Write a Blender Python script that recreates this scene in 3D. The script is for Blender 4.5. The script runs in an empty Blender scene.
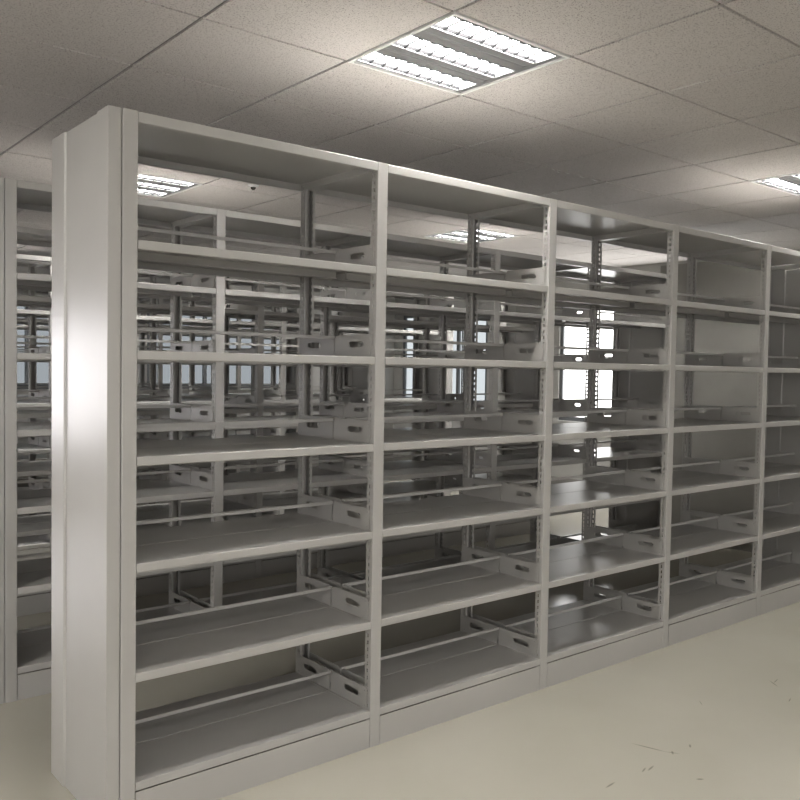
import bpy, bmesh, math, random
from mathutils import Vector, Matrix

random.seed(4)
SC = bpy.context.scene
COL = SC.collection

# ------------------------------------------------------------------ sizes (metres)
W, PW, PE, D, H = 0.9105, 0.0458, 0.0409, 0.4956, 2.0781
L = W - PW                                   # clear width of a bay
SHELF_Z = [0.1327, 0.455, 0.7778, 1.0892, 1.3974, 1.7147]
EDGE = 0.027                                 # height of a shelf front edge
ROWS, BAYS, PITCH = 6, 5, 1.2
ZC = 2.5283                                  # ceiling
GX, GY, TILE = 0.3486, -0.285, 0.6           # ceiling grid origin
X0, X1, Y0, Y1 = -4.45, 6.95, -5.1, 7.4      # room

# ------------------------------------------------------------------ materials
def new_mat(name):
    m = bpy.data.materials.new(name); m.use_nodes = True
    nt = m.node_tree; return m, nt, nt.nodes['Principled BSDF']

def noise_tint(nt, bsdf, c1, c2, scale, detail=3.0, coord='Object'):
    tc = nt.nodes.new('ShaderNodeTexCoord')
    n = nt.nodes.new('ShaderNodeTexNoise'); n.inputs['Scale'].default_value = scale; n.inputs['Detail'].default_value = detail
    r = nt.nodes.new('ShaderNodeValToRGB')
    r.color_ramp.elements[0].position = 0.3; r.color_ramp.elements[1].position = 0.7
    r.color_ramp.elements[0].color = (*c1, 1); r.color_ramp.elements[1].color = (*c2, 1)
    nt.links.new(tc.outputs[coord], n.inputs['Vector']); nt.links.new(n.outputs['Fac'], r.inputs['Fac'])
    nt.links.new(r.outputs['Color'], bsdf.inputs['Base Color'])
    return tc, n, r

def simple(name, c, rough=0.5, metal=0.0, var=0.04, scale=6.0, spec=0.5):
    m, nt, b = new_mat(name)
    noise_tint(nt, b, tuple(v*(1-var) for v in c), tuple(min(1, v*(1+var)) for v in c), scale)
    b.inputs['Roughness'].default_value = rough; b.inputs['Metallic'].default_value = metal
    b.inputs['Specular IOR Level'].default_value = spec
    return m

def emit(name, c, s):
    m, nt, b = new_mat(name)
    nt.nodes.remove(b)
    e = nt.nodes.new('ShaderNodeEmission'); e.inputs['Color'].default_value = (*c, 1); e.inputs['Strength'].default_value = s
    nt.links.new(e.outputs[0], nt.nodes['Material Output'].inputs[0])
    return m

def steel_mat():
    m, nt, b = new_mat('grey_enamelled_steel')
    tc, n, r = noise_tint(nt, b, (0.400, 0.388, 0.368), (0.425, 0.413, 0.393), 3.0)
    n2 = nt.nodes.new('ShaderNodeTexNoise'); n2.inputs['Scale'].default_value = 420; n2.inputs['Detail'].default_value = 1
    bp = nt.nodes.new('ShaderNodeBump'); bp.inputs['Strength'].default_value = 0.05; bp.inputs['Distance'].default_value = 0.001
    nt.links.new(tc.outputs['Object'], n2.inputs['Vector']); nt.links.new(n2.outputs['Fac'], bp.inputs['Height'])
    nt.links.new(bp.outputs['Normal'], b.inputs['Normal'])
    b.inputs['Roughness'].default_value = 0.31
    b.inputs['Specular IOR Level'].default_value = 0.55
    return m

def tile_mat():
    m, nt, b = new_mat('mineral_fibre_tile')
    tc = nt.nodes.new('ShaderNodeTexCoord')
    v = nt.nodes.new('ShaderNodeTexNoise'); v.inputs['Scale'].default_value = 185; v.inputs['Detail'].default_value = 2; v.inputs['Roughness'].default_value = 0.6
    r = nt.nodes.new('ShaderNodeValToRGB'); r.color_ramp.elements[0].position = 0.33; r.color_ramp.elements[1].position = 0.46
    r.color_ramp.elements[0].color = (0.30, 0.28, 0.262, 1); r.color_ramp.elements[1].color = (0.64, 0.605, 0.58, 1)
    big = nt.nodes.new('ShaderNodeTexNoise'); big.inputs['Scale'].default_value = 0.9; big.inputs['Detail'].default_value = 2
    mx = nt.nodes.new('ShaderNodeMixRGB'); mx.blend_type = 'MULTIPLY'; mx.inputs['Fac'].default_value = 0.25
    bp = nt.nodes.new('ShaderNodeBump'); bp.inputs['Strength'].default_value = 0.25; bp.inputs['Distance'].default_value = 0.002
    for t in (v, big): nt.links.new(tc.outputs['Object'], t.inputs['Vector'])
    nt.links.new(v.outputs['Fac'], r.inputs['Fac']); nt.links.new(r.outputs['Color'], mx.inputs['Color1'])
    nt.links.new(big.outputs['Fac'], mx.inputs['Color2']); nt.links.new(mx.outputs['Color'], b.inputs['Base Color'])
    nt.links.new(v.outputs['Fac'], bp.inputs['Height']); nt.links.new(bp.outputs['Normal'], b.inputs['Normal'])
    b.inputs['Roughness'].default_value = 0.9; b.inputs['Specular IOR Level'].default_value = 0.2
    return m

def floor_mat(scuffs):
    m, nt, b = new_mat('beige_floor_coating')
    tc, n, r = noise_tint(nt, b, (0.395, 0.372, 0.312), (0.43, 0.406, 0.346), 1.3, 4)
    geo = nt.nodes.new('ShaderNodeNewGeometry')
    last = r.outputs['Color']
    for (x, y, ang, ln, wd) in scuffs:                      # worn dark scratches with a place of their own
        mp = nt.nodes.new('ShaderNodeMapping'); mp.vector_type = 'TEXTURE'
        mp.inputs['Location'].default_value = (x, y, 0); mp.inputs['Rotation'].default_value = (0, 0, ang)
        mp.inputs['Scale'].default_value = (ln, wd, 1)
        gr = nt.nodes.new('ShaderNodeTexGradient'); gr.gradient_type = 'SPHERICAL'
        rp = nt.nodes.new('ShaderNodeValToRGB'); rp.color_ramp.elements[0].position = 0.05; rp.color_ramp.elements[1].position = 0.6
        rp.color_ramp.elements[1].color = (0.55, 0.55, 0.55, 1)
        mx = nt.nodes.new('ShaderNodeMixRGB'); mx.inputs['Color2'].default_value = (0.10, 0.09, 0.07, 1)
        nt.links.new(geo.outputs['Position'], mp.inputs['Vector']); nt.links.new(mp.outputs['Vector'], gr.inputs['Vector'])
        nt.links.new(gr.outputs['Fac'], rp.inputs['Fac']); nt.links.new(rp.outputs['Color'], mx.inputs['Fac'])
        nt.links.new(last, mx.inputs['Color1']); last = mx.outputs['Color']
    nt.links.new(last, b.inputs['Base Color'])
    n2 = nt.nodes.new('ShaderNodeTexNoise'); n2.inputs['Scale'].default_value = 2.2
    mr = nt.nodes.new('ShaderNodeMapRange'); mr.inputs['To Min'].default_value = 0.14; mr.inputs['To Max'].default_value = 0.22
    nt.links.new(tc.outputs['Object'], n2.inputs['Vector']); nt.links.new(n2.outputs['Fac'], mr.inputs['Value'])
    nt.links.new(mr.outputs['Result'], b.inputs['Roughness'])
    return m

STEEL = steel_mat()
TILEM = tile_mat()
DARK = simple('ceiling_void', (0.06, 0.055, 0.05), 0.9)
BAR = simple('ceiling_t_bar', (0.20, 0.195, 0.185), 0.5)
WALL = simple('painted_plaster', (0.48, 0.475, 0.455), 0.8)
FRAME = simple('grey_window_frame', (0.16, 0.17, 0.18), 0.45)
SKIRT = simple('skirting_paint', (0.28, 0.27, 0.25), 0.5)
CUPBOARD = simple('matt_grey_cupboard_paint', (0.30, 0.29, 0.265), 0.5)
LAMPBODY = simple('lamp_white_metal', (0.72, 0.72, 0.70), 0.35)
LAMPBAND = simple('lamp_grey_band', (0.16, 0.16, 0.165), 0.4)
LOUVM = simple('louvre_blade', (0.012, 0.012, 0.0125), 0.6, spec=0.05)
LAMP = emit('lamp_diffuser_light', (1.0, 0.985, 0.96), 20.0)
PANE_DIM = emit('blind_lit_by_daylight', (0.86, 0.94, 1.0), 0.075)
PANE_MID = emit('pane_lit_by_daylight', (0.9, 0.97, 1.0), 0.15)
PANE_SKY = emit('pane_facing_bright_sky', (1.0, 0.97, 1.0), 1.4)
PANE_FILL_NEAR = emit('added_fill_pane_near', (1.0, 0.98, 0.95), 0.62)  # glow of the added windows behind the camera, fill for shelf fronts
PANE_FILL_LEFT = emit('added_fill_pane_left', (1.0, 0.975, 0.94), 1.35)  # glow of the added left window, fill for faces turned left
PANE_BRIGHT = emit('pane_in_full_daylight', (1.0, 0.99, 0.97), 1.3)
BOLT = simple('zinc_bolt', (0.40, 0.39, 0.37), 0.35, 0.8)

# ------------------------------------------------------------------ mesh helpers
def box(bm, x0, x1, y0, y1, z0, z1):
    v = [bm.verts.new((x, y, z)) for z in (z0, z1) for y in (y0, y1) for x in (x0, x1)]
    for f in ((0,2,3,1), (4,5,7,6), (0,1,5,4), (2,6,7,3), (0,4,6,2), (1,3,7,5)):
        bm.faces.new([v[i] for i in f])

def to_mesh(name, bm, mats):
    bmesh.ops.recalc_face_normals(bm, faces=bm.faces[:])
    me = bpy.data.meshes.new(name); bm.to_mesh(me); bm.free()
    for m in (mats if isinstance(mats, (list, tuple)) else [mats]): me.materials.append(m)
    return me

def link(name, data, parent=None, loc=(0, 0, 0)):
    o = bpy.data.objects.new(name, data); COL.objects.link(o)
    o.location = loc
    if parent: o.parent = parent
    return o

def tag(o, label, cat, group=None):
    o['label'] = label; o['category'] = cat
    if group: o['group'] = group
    return o

def struct(name, bm, mats, parent=None):
    o = link(name, to_mesh(name, bm, mats), parent)
    if parent is None: o['kind'] = 'structure'
    return o

def bevel(bm, w, seg=2):
    bmesh.ops.bevel(bm, geom=bm.edges[:], offset=w, segments=seg, affect='EDGES', profile=0.5)

def rounded(path, rads, seg=3):
    """2-D path with rounded inner corners."""
    out = [Vector(path[0])]
    for i in range(1, len(path)-1):
        p, a, b = Vector(path[i]), Vector(path[i-1]), Vector(path[i+1])
        r = rads
        da, db = (a-p).normalized(), (b-p).normalized()
        s, e = p+da*r, p+db*r
        for k in range(seg+1):
            t = k/seg
            out.append((s*(1-t)**2) + p*(2*t*(1-t)) + e*t*t)
    out.append(Vector(path[-1]))
    return out

def sheet(bm, path, t, x0, x1):
    """bent sheet: a (y,z) path thickened by t and run from x0 to x1."""
    n = len(path); inner = []
    for i, p in enumerate(path):
        if i == 0: d = path[1]-p
        elif i == n-1: d = p-path[i-1]
        else: d = (path[i+1]-p).normalized()+(p-path[i-1]).normalized()
        d.normalize(); inner.append(p+Vector((-d.y, d.x))*t)
    ring = list(path)+inner[::-1]
    a = [bm.verts.new((x0, p.x, p.y)) for p in ring]
    b = [bm.verts.new((x1, p.x, p.y)) for p in ring]
    m = len(ring)
    for i in range(m):
        j = (i+1) % m
        bm.faces.new((a[i], a[j], b[j], b[i]))
    for s in (a, b):
        for i in range(n-1):
            bm.faces.new((s[i], s[i+1], s[m-2-i], s[m-1-i]))

def tray(x0, x1, y0, y1, top, lip, ret=0.014, t=0.0016):
    bm = bmesh.new()
    path = [(y0+ret, top-lip), (y0, top-lip), (y0, top), (y1, top), (y1, top-lip), (y1-ret, top-lip)]
    sheet(bm, rounded(path, 0.0035), -t, x0, x1)
    return bm

def slotted_flange(bm, x, y0, y1, z0, z1, thick):
    """steel flange in the plane x, with a column of slots, as a solid sheet."""
    pitch, sl, sw = 0.0255, 0.014, 0.0080
    yc = (y0+y1)/2; n = int((z1-z0)//pitch); off = ((z1-z0)-n*pitch)/2
    ya, yb = yc-sw/2, yc+sw/2
    def quad(c): bm.faces.new([bm.verts.new(p) for p in c])
    def both(a, b, c, d):
        for xx in (x, x+thick): quad([(xx, p[0], p[1]) for p in (a, b, c, d)])
    both((y0, z0), (ya, z0), (ya, z1), (y0, z1)); both((yb, z0), (y1, z0), (y1, z1), (yb, z1))
    zprev = z0
    for i in range(n):
        zc = z0+off+(i+0.5)*pitch
        a, b = zc-sl/2, zc+sl/2
        both((ya, zprev), (yb, zprev), (yb, a), (ya, a)); zprev = b
        quad([(x, ya, a), (x, yb, a), (x+thick, yb, a), (x+thick, ya, a)])
        quad([(x, ya, b), (x, yb, b), (x+thick, yb, b), (x+thick, ya, b)])
        quad([(x, ya, a), (x, ya, b), (x+thick, ya, b), (x+thick, ya, a)])
        quad([(x, yb, a), (x, yb, b), (x+thick, yb, b), (x+thick, yb, a)])
    both((ya, zprev), (yb, zprev), (yb, z1), (ya, z1))
    for yy in (y0, y1): quad([(x, yy, z0), (x+thick, yy, z0), (x+thick, yy, z1), (x, yy, z1)])

def post_mesh(front):
    """C-channel: web on the aisle side, slotted flanges turned inwards."""
    bm = bmesh.new(); t = 0.002; dep = 0.035
    r = 0.003
    bw = bmesh.new()
    # web with rounded long edges (profile in x,y extruded in z)
    prof = [(0, r+0.002), (0, r), (0.0009, 0.0009), (r, 0), (PW-r, 0), (PW-0.0009, 0.0009), (PW, r), (PW, r+0.002),
            (PW-t, r+0.002), (PW-t, r), (PW-r, t), (r, t), (t, r), (t, r+0.002)]
    lo = [bm.verts.new((x, y, 0)) for x, y in prof]; hi = [bm.verts.new((x, y, H)) for x, y in prof]
    for i in range(len(prof)):
        j = (i+1) % len(prof); bm.faces.new((lo[i], lo[j], hi[j], hi[i]))
    bw.free()
    slotted_flange(bm, 0, r+0.002, dep, 0, H, t)
    slotted_flange(bm, PW-t, r+0.002, dep, 0, H, t)
    box(bm, t, PW-t, t, dep, H-0.002, H)                  # cap
    box(bm, t, t+0.008, dep-t, dep, 0, H-0.003)           # inturned lips
    box(bm, PW-t-0.008, PW-t, dep-t, dep, 0, H-0.003)
    if not front:
        bmesh.ops.scale(bm, vec=(1, -1, 1), verts=bm.verts[:])
        bmesh.ops.translate(bm, vec=(0, D, 0), verts=bm.verts[:])
    return to_mesh('upright_post', bm, STEEL)

def bracket_mesh(front, right):
    """side plate with an oval hand hole, standing on the end of a shelf board."""
    bm = bmesh.new(); t = 0.0016
    y0, y1, h = 0.018, D/2-0.003, 0.079
    yc, zc, hl, rr = 0.111, 0.045, 0.033, 0.0105
    outer = [(y0, 0), (y1, 0), (y1, h-0.012), (y1-0.012, h), (y0+0.004, h), (y0, h-0.004)]
    hole = []
    for k in range(9): a = -math.pi/2+math.pi*k/8; hole.append((yc+hl+rr*math.cos(a), zc+rr*math.sin(a)))
    for k in range(9): a = math.pi/2+math.pi*k/8; hole.append((yc-hl+rr*math.cos(a), zc+rr*math.sin(a)))
    def loop(pts): 
        vs = [bm.verts.new((0, *p)) for p in pts]
        return [bm.edges.new((vs[i], vs[(i+1) % len(vs)])) for i in range(len(vs))]
    e = loop(outer)+loop(hole)
    bmesh.ops.triangle_fill(bm, edges=e, use_beauty=True, use_dissolve=False)
    ext = bmesh.ops.extrude_face_region(bm, geom=bm.faces[:])
    bmesh.ops.translate(bm, vec=(t, 0, 0), verts=[v for v in ext['geom'] if isinstance(v, bmesh.types.BMVert)])
    s = -1 if right else 1
    # bent foot lying on the board and bent stiffening edge at mid depth
    fx = (-0.010, 0) if right else (t, t+0.010)
    box(bm, fx[0], fx[1], y0+0.03, y1, 0.0, 0.0012)
    # two rivets near the post
    for zz in (0.012, 0.066):
        xx = -0.0012 if right else t+0.0012
        bmesh.ops.create_uvsphere(bm, u_segments=8, v_segments=5, radius=0.0035,
                                  matrix=Matrix.Translation((xx, y0+0.013, zz)) @ Matrix.Diagonal((0.5, 1, 1, 1)))
    if not front:
        bmesh.ops.scale(bm, vec=(1, -1, 1), verts=bm.verts[:]); bmesh.ops.translate(bm, vec=(0, D, 0), verts=bm.verts[:])
    return to_mesh('shelf_bracket', bm, STEEL)

def end_panel_mesh(right):
    """hollow end panel 41 mm thick with a sunk centre field; at x 0..PE, outer face at x=0."""
    bm = bmesh.new()
    ya, yb, s, dp = 0.086, 0.374, 0.006, 0.006
    def field(x, dx):
        pr = [(0.002, 0), (ya, 0), (ya+s, dx), (yb-s, dx), (yb, 0), (D-0.002, 0)]
        lo = [bm.verts.new((x+q, y, 0)) for y, q in pr]; hi = [bm.verts.new((x+q, y, H)) for y, q in pr]
        for k in range(5): bm.faces.new((lo[k], lo[k+1], hi[k+1], hi[k]))
        return lo+hi[::-1]
    a = field(0, dp); b = field(PE-0.002, -dp)
    for k in range(12): bm.faces.new((a[k], a[(k+1) % 12], b[(k+1) % 12], b[k]))
    bmesh.ops.recalc_face_normals(bm, faces=bm.faces[:])
    long_edges = [e for e in bm.edges if e.is_manifold and abs(e.calc_face_angle(0)) > 1.2]
    bmesh.ops.bevel(bm, geom=long_edges, offset=0.002, segments=2, affect='EDGES', profile=0.5)
    if right: bmesh.ops.scale(bm, vec=(-1, 1, 1), verts=bm.verts[:])
    return to_mesh('end_panel', bm, STEEL)

def boxmesh(name, *a, bev=0.0, mat=None):
    bm = bmesh.new(); box(bm, *a)
    if bev: bevel(bm, bev)
    return to_mesh(name, bm, mat or STEEL)

MESH = {}
MESH['fpost'] = post_mesh(True); MESH['rpost'] = post_mesh(False)
MESH['panelL'] = end_panel_mesh(False); MESH['panelR'] = end_panel_mesh(True)
for f in (0, 1):
    for r in (0, 1): MESH['br', f, r] = bracket_mesh(f, r)
MESH['board_f'] = to_mesh('shelf_board', tray(0.001, L-0.001, 0.0015, D/2-0.0012, 0, EDGE), STEEL)
MESH['board_r'] = to_mesh('shelf_board', tray(0.001, L-0.001, D/2+0.0012, D-0.0015, 0, EDGE), STEEL)
MESH['bar'] = boxmesh('backstop_bar', 0.002, L-0.002, -0.004, 0.004, -0.006, 0.006, bev=0.0012)
MESH['canopy'] = to_mesh('canopy', tray(0.0008, L-0.0008, 0.0, D, H-0.0005, 0.031, ret=0.02), STEEL)
MESH['kick_f'] = boxmesh('kick_plate', 0.0012, L-0.0012, 0.0008, 0.0028, 0.0, SHELF_Z[0]-EDGE-0.0025)
MESH['kick_r'] = boxmesh('kick_plate', 0.0012, L-0.0012, D-0.0028, D-0.0008, 0.0, SHELF_Z[0]-EDGE-0.0025)
MESH['xbar'] = boxmesh('crossbar', 0.0003, PW-0.0003, 0.036, D-0.036, H-0.028, H-0.002)
MESH['xbar_low'] = boxmesh('crossbar', 0.004, PW-0.004, 0.036, D-0.036, 0.06, 0.10)

def make_bay(first, last):
    root = bpy.data.objects.new('shelving_bay', None); COL.objects.link(root)
    root.empty_display_size = 0.1
    def frame(x):
        link('upright_post', MESH['fpost'], root, (x, 0, 0)); link('upright_post', MESH['rpost'], root, (x, 0, 0))
        link('crossbar', MESH['xbar'], root, (x, 0, 0)); link('crossbar', MESH['xbar_low'], root, (x, 0, 0))
    frame(L)
    if first:
        frame(-PW); link('end_panel', MESH['panelL'], root, (-PW-PE, 0, 0))
    if last:
        link('end_panel', MESH['panelR'], root, (W+PE, 0, 0))
    link('canopy', MESH['canopy'], root)
    link('kick_plate', MESH['kick_f'], root); link('kick_plate', MESH['kick_r'], root)
    for z in SHELF_Z:
        for f, key in ((1, 'board_f'), (0, 'board_r')):
            b = link('shelf_board', MESH[key], root, (0, 0, z))
            link('shelf_bracket', MESH['br', f, 0], b, (0.0010, 0, 0.0002))
            link('shelf_bracket', MESH['br', f, 1], b, (L-0.0026, 0, 0.0002))
        link('backstop_bar', MESH['bar'], root, (0, D/2, z+0.072))
    return root

def copy_tree(o, parent=None):
    c = o.copy(); COL.objects.link(c); c.parent = parent
    for ch in o.children: copy_tree(ch, c)
    return c

ORD = ['first', 'second', 'third', 'fourth', 'fifth', 'sixth']
FRONT_LABELS = [
    'nearest bay of front shelving row, carrying the tall embossed grey end panel',
    'empty grey steel bay second from the embossed end panel in front row',
    'empty grey steel bay third from the embossed end panel in front row',
    'empty grey steel bay fourth from the embossed end panel in front row',
    'farthest bay of front shelving row, cut off by the right picture edge']
protos = {}
for r in range(ROWS):
    for k in range(BAYS):
        key = (k == 0, k == BAYS-1)
        if key not in protos:
            o = protos[key] = make_bay(*key)
        else:
            o = copy_tree(protos[key])
        o.location = (W*k, PITCH*r, 0.0)
        if r == 0: lab = FRONT_LABELS[k]
        elif k == 0: lab = f'leftmost bay, with end panel, of {ORD[r]} open steel shelving row counted from the front'
        elif k == BAYS-1: lab = f'far right bay, closed by an end panel, of {ORD[r]} steel shelving row from the front'
        else: lab = f'{ORD[k]} bay from the left in {ORD[r]} open steel shelving row from the front'
        tag(o, lab, 'shelving unit', f'bays of the {ORD[r]} shelving row')

# ------------------------------------------------------------------ steel cupboard at the end of the first aisle
def cupboard():
    x0, x1, y0, y1, h = 5.20, 5.62, 0.60, 1.75, 2.25
    root = bpy.data.objects.new('steel_cupboard', None); COL.objects.link(root); root.location = ((x0+x1)/2, (y0+y1)/2, 0)
    hx, hy = (x1-x0)/2, (y1-y0)/2
    bm = bmesh.new(); box(bm, -hx, hx-0.02, -hy, hy, 0.06, h); bevel(bm, 0.004)
    link('cupboard_body', to_mesh('cupboard_body', bm, CUPBOARD), root)
    link('plinth', boxmesh('plinth', -hx+0.02, hx-0.04, -hy+0.02, hy-0.02, 0, 0.062, mat=CUPBOARD), root)
    for s in (-1, 1):
        bm = bmesh.new(); a, b = sorted((s*0.002, s*(hy-0.004)))
        box(bm, hx-0.02, hx, a, b, 0.07, h-0.01); bevel(bm, 0.002)
        d = link('door', to_mesh('door', bm, CUPBOARD), root)
        bm = bmesh.new(); a, b = sorted((s*0.03, s*0.045)); box(bm, hx, hx+0.025, a, b, 1.0, 1.14); bevel(bm, 0.003)
        link('handle', to_mesh('handle', bm, BOLT), d)
    tag(root, 'tall plain grey cupboard closing the aisle behind fourth bay of front row', 'cupboard')
cupboard()

# ------------------------------------------------------------------ ceiling: tiles, grid, void
def lamp_cells():
    cells = {}
    for i in (-4, 1, 6):
        for j in (-5, 0, 5, 10):
            if (i == -4 and j > 0) or (i, j) == (6, -5): continue  # unseen lamps at left and before the shelving are added for light
            cells[(i, j)] = (GX+TILE*i, GY+TILE*j)
    return cells
LAMPS = lamp_cells()

bm = bmesh.new()
i0, i1 = math.floor((X0-GX)/TILE), math.ceil((X1-GX)/TILE)
j0, j1 = math.floor((Y0-GY)/TILE), math.ceil((Y1-GY)/TILE)
for i in range(i0, i1):
    for j in range(j0, j1):
        if (i, j) in LAMPS: continue
        a, b = max(X0, GX+TILE*i+0.0045), min(X1, GX+TILE*(i+1)-0.0045)
        c, d = max(Y0, GY+TILE*j+0.0036), min(Y1, GY+TILE*(j+1)-0.0036)
        if b-a < 0.02 or d-c < 0.02: continue
        dz = random.uniform(-0.0006, 0.0006)
        vt = [bm.verts.new(p) for p in ((a, c, ZC+0.015), (b, c, ZC+0.015), (b, d, ZC+0.015), (a, d, ZC+0.015))]
        s = 0.002
        vb = [bm.verts.new(p) for p in ((a+s, c+s, ZC+dz), (b-s, c+s, ZC+dz), (b-s, d-s, ZC+dz), (a+s, d-s, ZC+dz))]
        bm.faces.new(vb)
        for k in range(4): bm.faces.new((vt[k], vt[(k+1) % 4], vb[(k+1) % 4], vb[k]))
for f in bm.faces: f.material_index = 0
n0 = len(bm.faces)
box(bm, X0, X1, Y0, Y1, ZC+0.10, ZC+0.14)                     # slab above the void
bm.faces.ensure_lookup_table()
for f in bm.faces[n0:]: f.material_index = 1
struct('ceiling', bm, [TILEM, DARK])

bm = bmesh.new()
for i in range(i0+1, i1):
    x = GX+TILE*i
    if X0 < x < X1: box(bm, x-0.0008, x+0.0028, Y0, Y1, ZC+0.004, ZC+0.03)
for j in range(j0+1, j1):
    y = GY+TILE*j
    if Y0 < y < Y1: box(bm, X0, X1, y-0.0010, y+0.0010, ZC+0.009, ZC+0.03)
struct('trim_1', bm, BAR)
bm = bmesh.new()
for (x, y, l, wd) in ((2.93, 0.945, 0.03, 0.008), (2.995, 0.926, 0.05, 0.010), (3.13, 0.930, 0.06, 0.009), (3.25, 0.932, 0.07, 0.014), (3.372, 1.348, 0.06, 0.012), (2.86, 0.92, 0.03, 0.007)):
    n0 = len(bm.verts)                                         # curled flakes of white paint along the grid
    a = [bm.verts.new((x-l/2, y-wd/2, ZC-0.001)), bm.verts.new((x-l/6, y-wd, ZC-0.007)), bm.verts.new((x+l/2, y-wd/3, ZC-0.004)), bm.verts.new((x+l/4, y+wd/2, ZC-0.0015))]
    b = [bm.verts.new(v.co+Vector((0, 0, 0.0012))) for v in a]
    bm.faces.new(a); bm.faces.new(b)
    for k in range(4): bm.faces.new((a[k], a[(k+1) % 4], b[(k+1) % 4], b[k]))
struct('trim_2', bm, LAMPBODY)

# ------------------------------------------------------------------ recessed ceiling lamps
def lamp_meshes():
    S = 0.592; h = S/2
    bm = bmesh.new()                                           # housing: rim and box
    for a in ((-h, h, -h, -h+0.012), (-h, h, h-0.012, h), (-h, -h+0.014, -h+0.012, h-0.012), (h-0.014, h, -h+0.012, h-0.012)):
        box(bm, *a, -0.004, 0.05)
    box(bm, -h, h, -h, h, 0.05, 0.056)
    housing = to_mesh('housing', bm, LAMPBODY)
    xa, xb = -h+0.020, h-0.040                                 # ends of the lamp troughs
    ys = [(-h+0.030, -h+0.140), (-0.052, 0.058), (h-0.140, h-0.030)]
    bands = []
    edges = [-h+0.012, ys[0][0], ys[0][1], ys[1][0], ys[1][1], ys[2][0], ys[2][1], h-0.012]
    for q in range(4):                                         # metal between and beside the troughs
        a, b = edges[2*q], edges[2*q+1]; m = (a+b)/2; wq = b-a
        bm = bmesh.new()
        pr = [(a, 0.034), (a+0.003, 0.002), (m-0.08*wq, 0.0035), (m, 0.006), (m+0.08*wq, 0.0035), (b-0.003, 0.002), (b, 0.034)]
        lo = [bm.verts.new((-h+0.013, y, z)) for y, z in pr]; hi = [bm.verts.new((h-0.013, y, z)) for y, z in pr]
        for k in range(len(pr)-1):
            f = bm.faces.new((lo[k], lo[k+1], hi[k+1], hi[k])); f.material_index = 1 if k in (0, len(pr)-2) else 0
        bm.faces.new(lo[::-1]); bm.faces.new(hi); bm.faces.new((lo[0], hi[0], hi[-1], lo[-1]))
        bands.append(to_mesh('reflector_band', bm, [LAMPBAND, LAMPBODY]))
    bm = bmesh.new()
    box(bm, -h+0.013, xa, -h+0.012, h-0.012, 0.0022, 0.034); box(bm, xb, h-0.013, -h+0.012, h-0.012, 0.0022, 0.034)
    for a, b in ((edges[2], edges[3]), (edges[4], edges[5])): box(bm, xa-0.002, xb+0.002, a+0.01, b-0.01, 0.03, 0.0335)
    bands.append(to_mesh('end_trim', bm, LAMPBAND))
    tubes, louvres = [], []
    for a, b in ys:
        bm = bmesh.new(); box(bm, xa, xb, a+0.001, b-0.001, 0.034, 0.040)
        tubes.append(to_mesh('diffuser', bm, LAMP))
        bm = bmesh.new(); m = (a+b)/2; n = 9
        for k in range(1, n):                                  # V-shaped cross blades, scooped in the middle
            x = xa+(xb-xa)*k/n
            pts = [(a+0.004, 0.001), (m-0.025, 0.007), (m+0.025, 0.007), (b-0.004, 0.001)]
            for q in range(3):
                (p0, z0), (p1, z1) = pts[q], pts[q+1]
                v = [bm.verts.new(c) for c in ((x-0.0035, p0, z0), (x+0.0035, p0, z0), (x+0.0035, p1, z1), (x-0.0035, p1, z1),
                                               (x-0.0012, p0, 0.013), (x+0.0012, p0, 0.013), (x+0.0012, p1, 0.013), (x-0.0012, p1, 0.013))]
                for f in ((0,1,2,3), (4,5,6,7), (0,3,7,4), (1,2,6,5), (0,1,5,4), (3,2,6,7)): bm.faces.new([v[i] for i in f])
        for ya_ in (a+0.004, b-0.0065): box(bm, xa, xb, ya_, ya_+0.0025, 0.003, 0.016)
        louvres.append(to_mesh('louvre', bm, LOUVM))
    return housing, bands, tubes, louvres
HOUS, BANDS, TUBES, LOUV = lamp_meshes()
LAMP_LABELS = {
    (1, 0): 'square recessed ceiling lamp with three glowing strips above front shelving row',
    (1, 5): 'lit ceiling lamp seen through top of first bay, beside embossed panel',
    (6, 0): 'lit ceiling lamp cut off by the right picture edge',
    (6, 5): 'lit ceiling lamp seen through top opening of the second front bay'}
def where(i, j):
    a = {-4: 'left', 1: 'middle', 6: 'right'}[i]
    b = {-5: 'added to light shelf fronts', 0: 'added to light end panel', 5: 'over the third shelving row', 10: 'over the far last row'}[j]
    return f'square three-strip ceiling lamp {b}, on the {a} line of lamps'
for (i, j), (x, y) in LAMPS.items():
    root = bpy.data.objects.new('ceiling_lamp', None); COL.objects.link(root); root.location = (x+0.3, y+0.3, ZC)
    link('housing', HOUS, root)
    for b in BANDS: link(b.name.split('.')[0], b, root)
    for t, lv in zip(TUBES, LOUV):
        d = link('diffuser', t, root); link('louvre', lv, d)
    tag(root, LAMP_LABELS.get((i, j), where(i, j)), 'ceiling lamp', 'recessed ceiling lamps')

root = bpy.data.objects.new('ceiling_sensor', None); COL.objects.link(root); root.location = (1.80, 2.52, ZC)
bm = bmesh.new(); bmesh.ops.create_cone(bm, segments=24, cap_ends=True, radius1=0.026, radius2=0.040, depth=0.016, matrix=Matrix.Translation((0, 0, -0.006)))
link('sensor_base', to_mesh('sensor_base', bm, LAMPBODY), root)
bm = bmesh.new(); bmesh.ops.create_uvsphere(bm, u_segments=16, v_segments=8, radius=0.017, matrix=Matrix.Translation((0, 0, -0.014)))
link('sensor_head', to_mesh('sensor_head', bm, DARK), root)
tag(root, 'small round dark-tipped fitting on ceiling, seen just under top of first bay', 'ceiling sensor')

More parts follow.
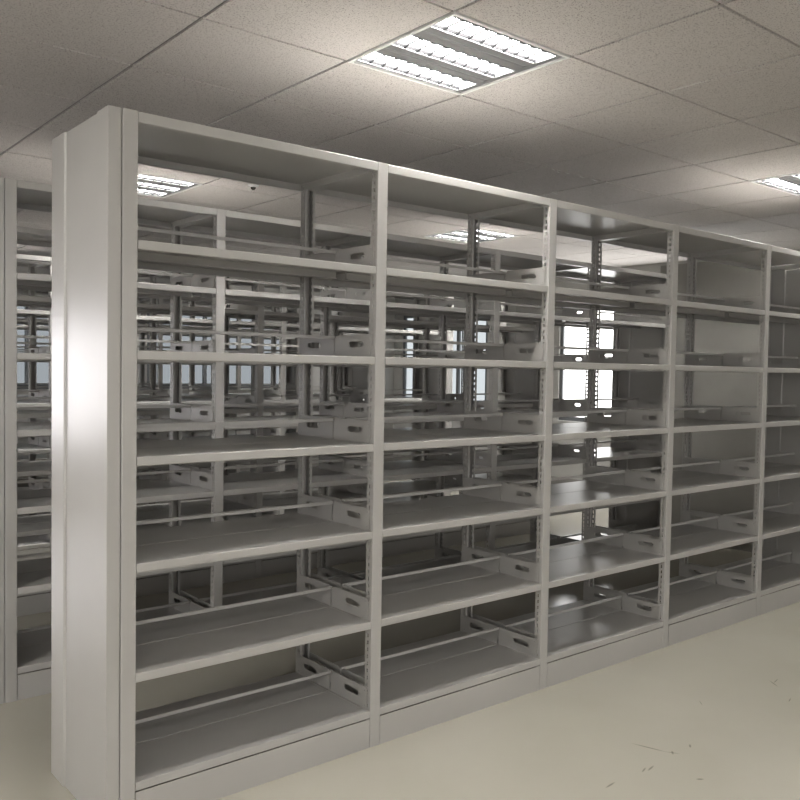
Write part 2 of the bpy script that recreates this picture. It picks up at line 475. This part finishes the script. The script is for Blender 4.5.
# ------------------------------------------------------------------ floor, walls, windows
SCUFFS = [(2.66, -0.575, 0.95, 0.045, 0.004), (2.70, -0.565, 0.2, 0.04, 0.003), (1.668, -0.615, -1.25, 0.075, 0.005), (1.70, -0.69, -1.0, 0.03, 0.003),
          (1.800, -0.698, 0.6, 0.018, 0.005), (1.700, -0.690, 0.7, 0.018, 0.005), (1.535, -0.712, 0.2, 0.03, 0.005), (1.505, -0.705, 0.3, 0.025, 0.004),
          (1.325, -0.700, 0.1, 0.035, 0.005), (1.598, -0.860, -0.6, 0.016, 0.007), (2.53, -0.71, 0.3, 0.03, 0.003), (2.2, -0.5, 0.8, 0.03, 0.002)]
bm = bmesh.new(); box(bm, X0-0.2, X1+0.2, Y0-0.2, Y1+0.2, -0.1, 0.0)
struct('floor', bm, floor_mat(SCUFFS))

def wall_with_holes(name, axis, pos, out, a0, a1, holes, thick=0.2):
    """axis 'x': wall in the plane x=pos; holes are (a, b, z0, z1) along the wall."""
    bm = bmesh.new()
    def seg(a, b, z0, z1):
        if b-a < 1e-4 or z1-z0 < 1e-4: return
        p, q = sorted((pos, pos+out*thick))
        if axis == 'x': box(bm, p, q, a, b, z0, z1)
        else: box(bm, a, b, p, q, z0, z1)
    top = ZC+0.14; cur = a0
    for a, b, z0, z1 in sorted(holes):
        seg(cur, a, 0, top); seg(a, b, 0, z0); seg(a, b, z1, top); cur = b
    seg(cur, a1, 0, top)
    return struct(name, bm, WALL)

WIN = 0
def window(axis, pos, out, a, b, z0, z1, panes, mat):
    global WIN; WIN += 1
    f = 0.05
    def bx(bm, u0, u1, d0, d1, w0, w1):
        p, q = sorted((pos+out*d0, pos+out*d1))
        if axis == 'x': box(bm, p, q, u0, u1, w0, w1)
        else: box(bm, u0, u1, p, q, w0, w1)
    bm = bmesh.new()
    bx(bm, a, b, 0.02, 0.09, z0, z0+f); bx(bm, a, b, 0.02, 0.09, z1-f, z1)
    for k in range(panes+1):
        u = a+(b-a)*k/panes; u0 = max(a, u-f/2-(0 if 0 < k < panes else f/2)); u1 = min(b, u+f/2+(0 if 0 < k < panes else f/2))
        bx(bm, u0, u1, 0.02, 0.09, z0+f, z1-f)
    w = struct(f'window_{WIN}', bm, FRAME)
    for k in range(panes):
        u0, u1 = a+(b-a)*k/panes, a+(b-a)*(k+1)/panes
        bm = bmesh.new(); bx(bm, u0+f/2, u1-f/2, 0.05, 0.058, z0+f-0.005, z1-f+0.005)
        link('pane', to_mesh('pane', bm, mat if not isinstance(mat, list) else mat[k]), w)
    bm = bmesh.new(); bx(bm, a-0.04, b+0.04, -0.06, 0.02, z0-0.03, z0)
    link('sill', to_mesh('sill', bm, WALL), w)

RW = [(1.9, 4.28, 0.78, 2.15), (5.48, 7.22, 0.78, 2.15)]
FW = [(-3.5, -0.5, 0.5, 1.9), (0.4, 2.5, 1.08, 2.05), (3.15, 5.45, 1.08, 2.05)]
wall_with_holes('wall_right', 'x', X1, 1, Y0, Y1, RW)
wall_with_holes('wall_back', 'y', Y1, 1, X0, X1, FW)
LW = [(-3.3, -0.9, 0.8, 2.2)]
wall_with_holes('wall_left', 'x', X0, -1, Y0, Y1, LW)
window('x', X0, -1, *LW[0], 3, PANE_FILL_LEFT)  # unseen window, added to light the brackets and end panel from the left
NW = [(-3.6, -1.4, 0.8, 2.2), (-0.6, 1.6, 0.8, 2.2), (2.4, 4.6, 0.8, 2.2)]
wall_with_holes('wall_front', 'y', Y0, -1, X0-0.2, X1+0.2, NW)
window('x', X1, 1, *RW[0], 3, PANE_BRIGHT)
window('x', X1, 1, *RW[1], 3, PANE_MID)
window('y', Y1, 1, *FW[0], 4, PANE_SKY)
window('y', Y1, 1, *FW[1], 3, PANE_DIM)
window('y', Y1, 1, *FW[2], 3, PANE_DIM)
for n_ in NW: window('y', Y0, -1, *n_, 3, PANE_FILL_NEAR)  # unseen windows behind the camera, added to brighten the shelf fronts
bm = bmesh.new(); box(bm, X1-0.012, X1, Y0, Y1, 0, 0.1); struct('baseboard_right', bm, SKIRT)
bm = bmesh.new(); box(bm, X0, X1-0.012, Y1-0.012, Y1, 0, 0.1); struct('baseboard_back', bm, SKIRT)

# ------------------------------------------------------------------ world, camera, view
w = bpy.data.worlds.new('World'); SC.world = w; w.use_nodes = True
w.node_tree.nodes['Background'].inputs['Color'].default_value = (0.7, 0.8, 0.9, 1)
w.node_tree.nodes['Background'].inputs['Strength'].default_value = 0.3

yaw, pitch, roll, f = 0.6887, -0.0357, 0.0156, 850.85
fw = Vector((math.sin(yaw)*math.cos(pitch), math.cos(yaw)*math.cos(pitch), math.sin(pitch)))
rt = Vector((math.cos(yaw), -math.sin(yaw), 0)); up = rt.cross(fw)
rt2 = rt*math.cos(roll)+up*math.sin(roll); up2 = up*math.cos(roll)-rt*math.sin(roll)
cam = bpy.data.cameras.new('Camera'); cam.sensor_width = 36; cam.lens = f*36/800; cam.clip_start = 0.05
co = bpy.data.objects.new('Camera', cam); COL.objects.link(co)
M = Matrix((rt2, up2, -fw)).transposed().to_4x4(); M.translation = Vector((-0.9722, -2.3719, 1.3539))
co.matrix_world = M
SC.camera = co

SC.view_settings.view_transform = 'Standard'; SC.view_settings.look = 'None'
SC.view_settings.gamma = 1; SC.view_settings.exposure = 2.38; SC.view_settings.use_curve_mapping = False
SC.cycles.use_denoising = True
SC.cycles.max_bounces = 8; SC.cycles.diffuse_bounces = 3; SC.cycles.glossy_bounces = 4
SC.cycles.caustics_reflective = False; SC.cycles.caustics_refractive = False
SC.cycles.sample_clamp_indirect = 6.0
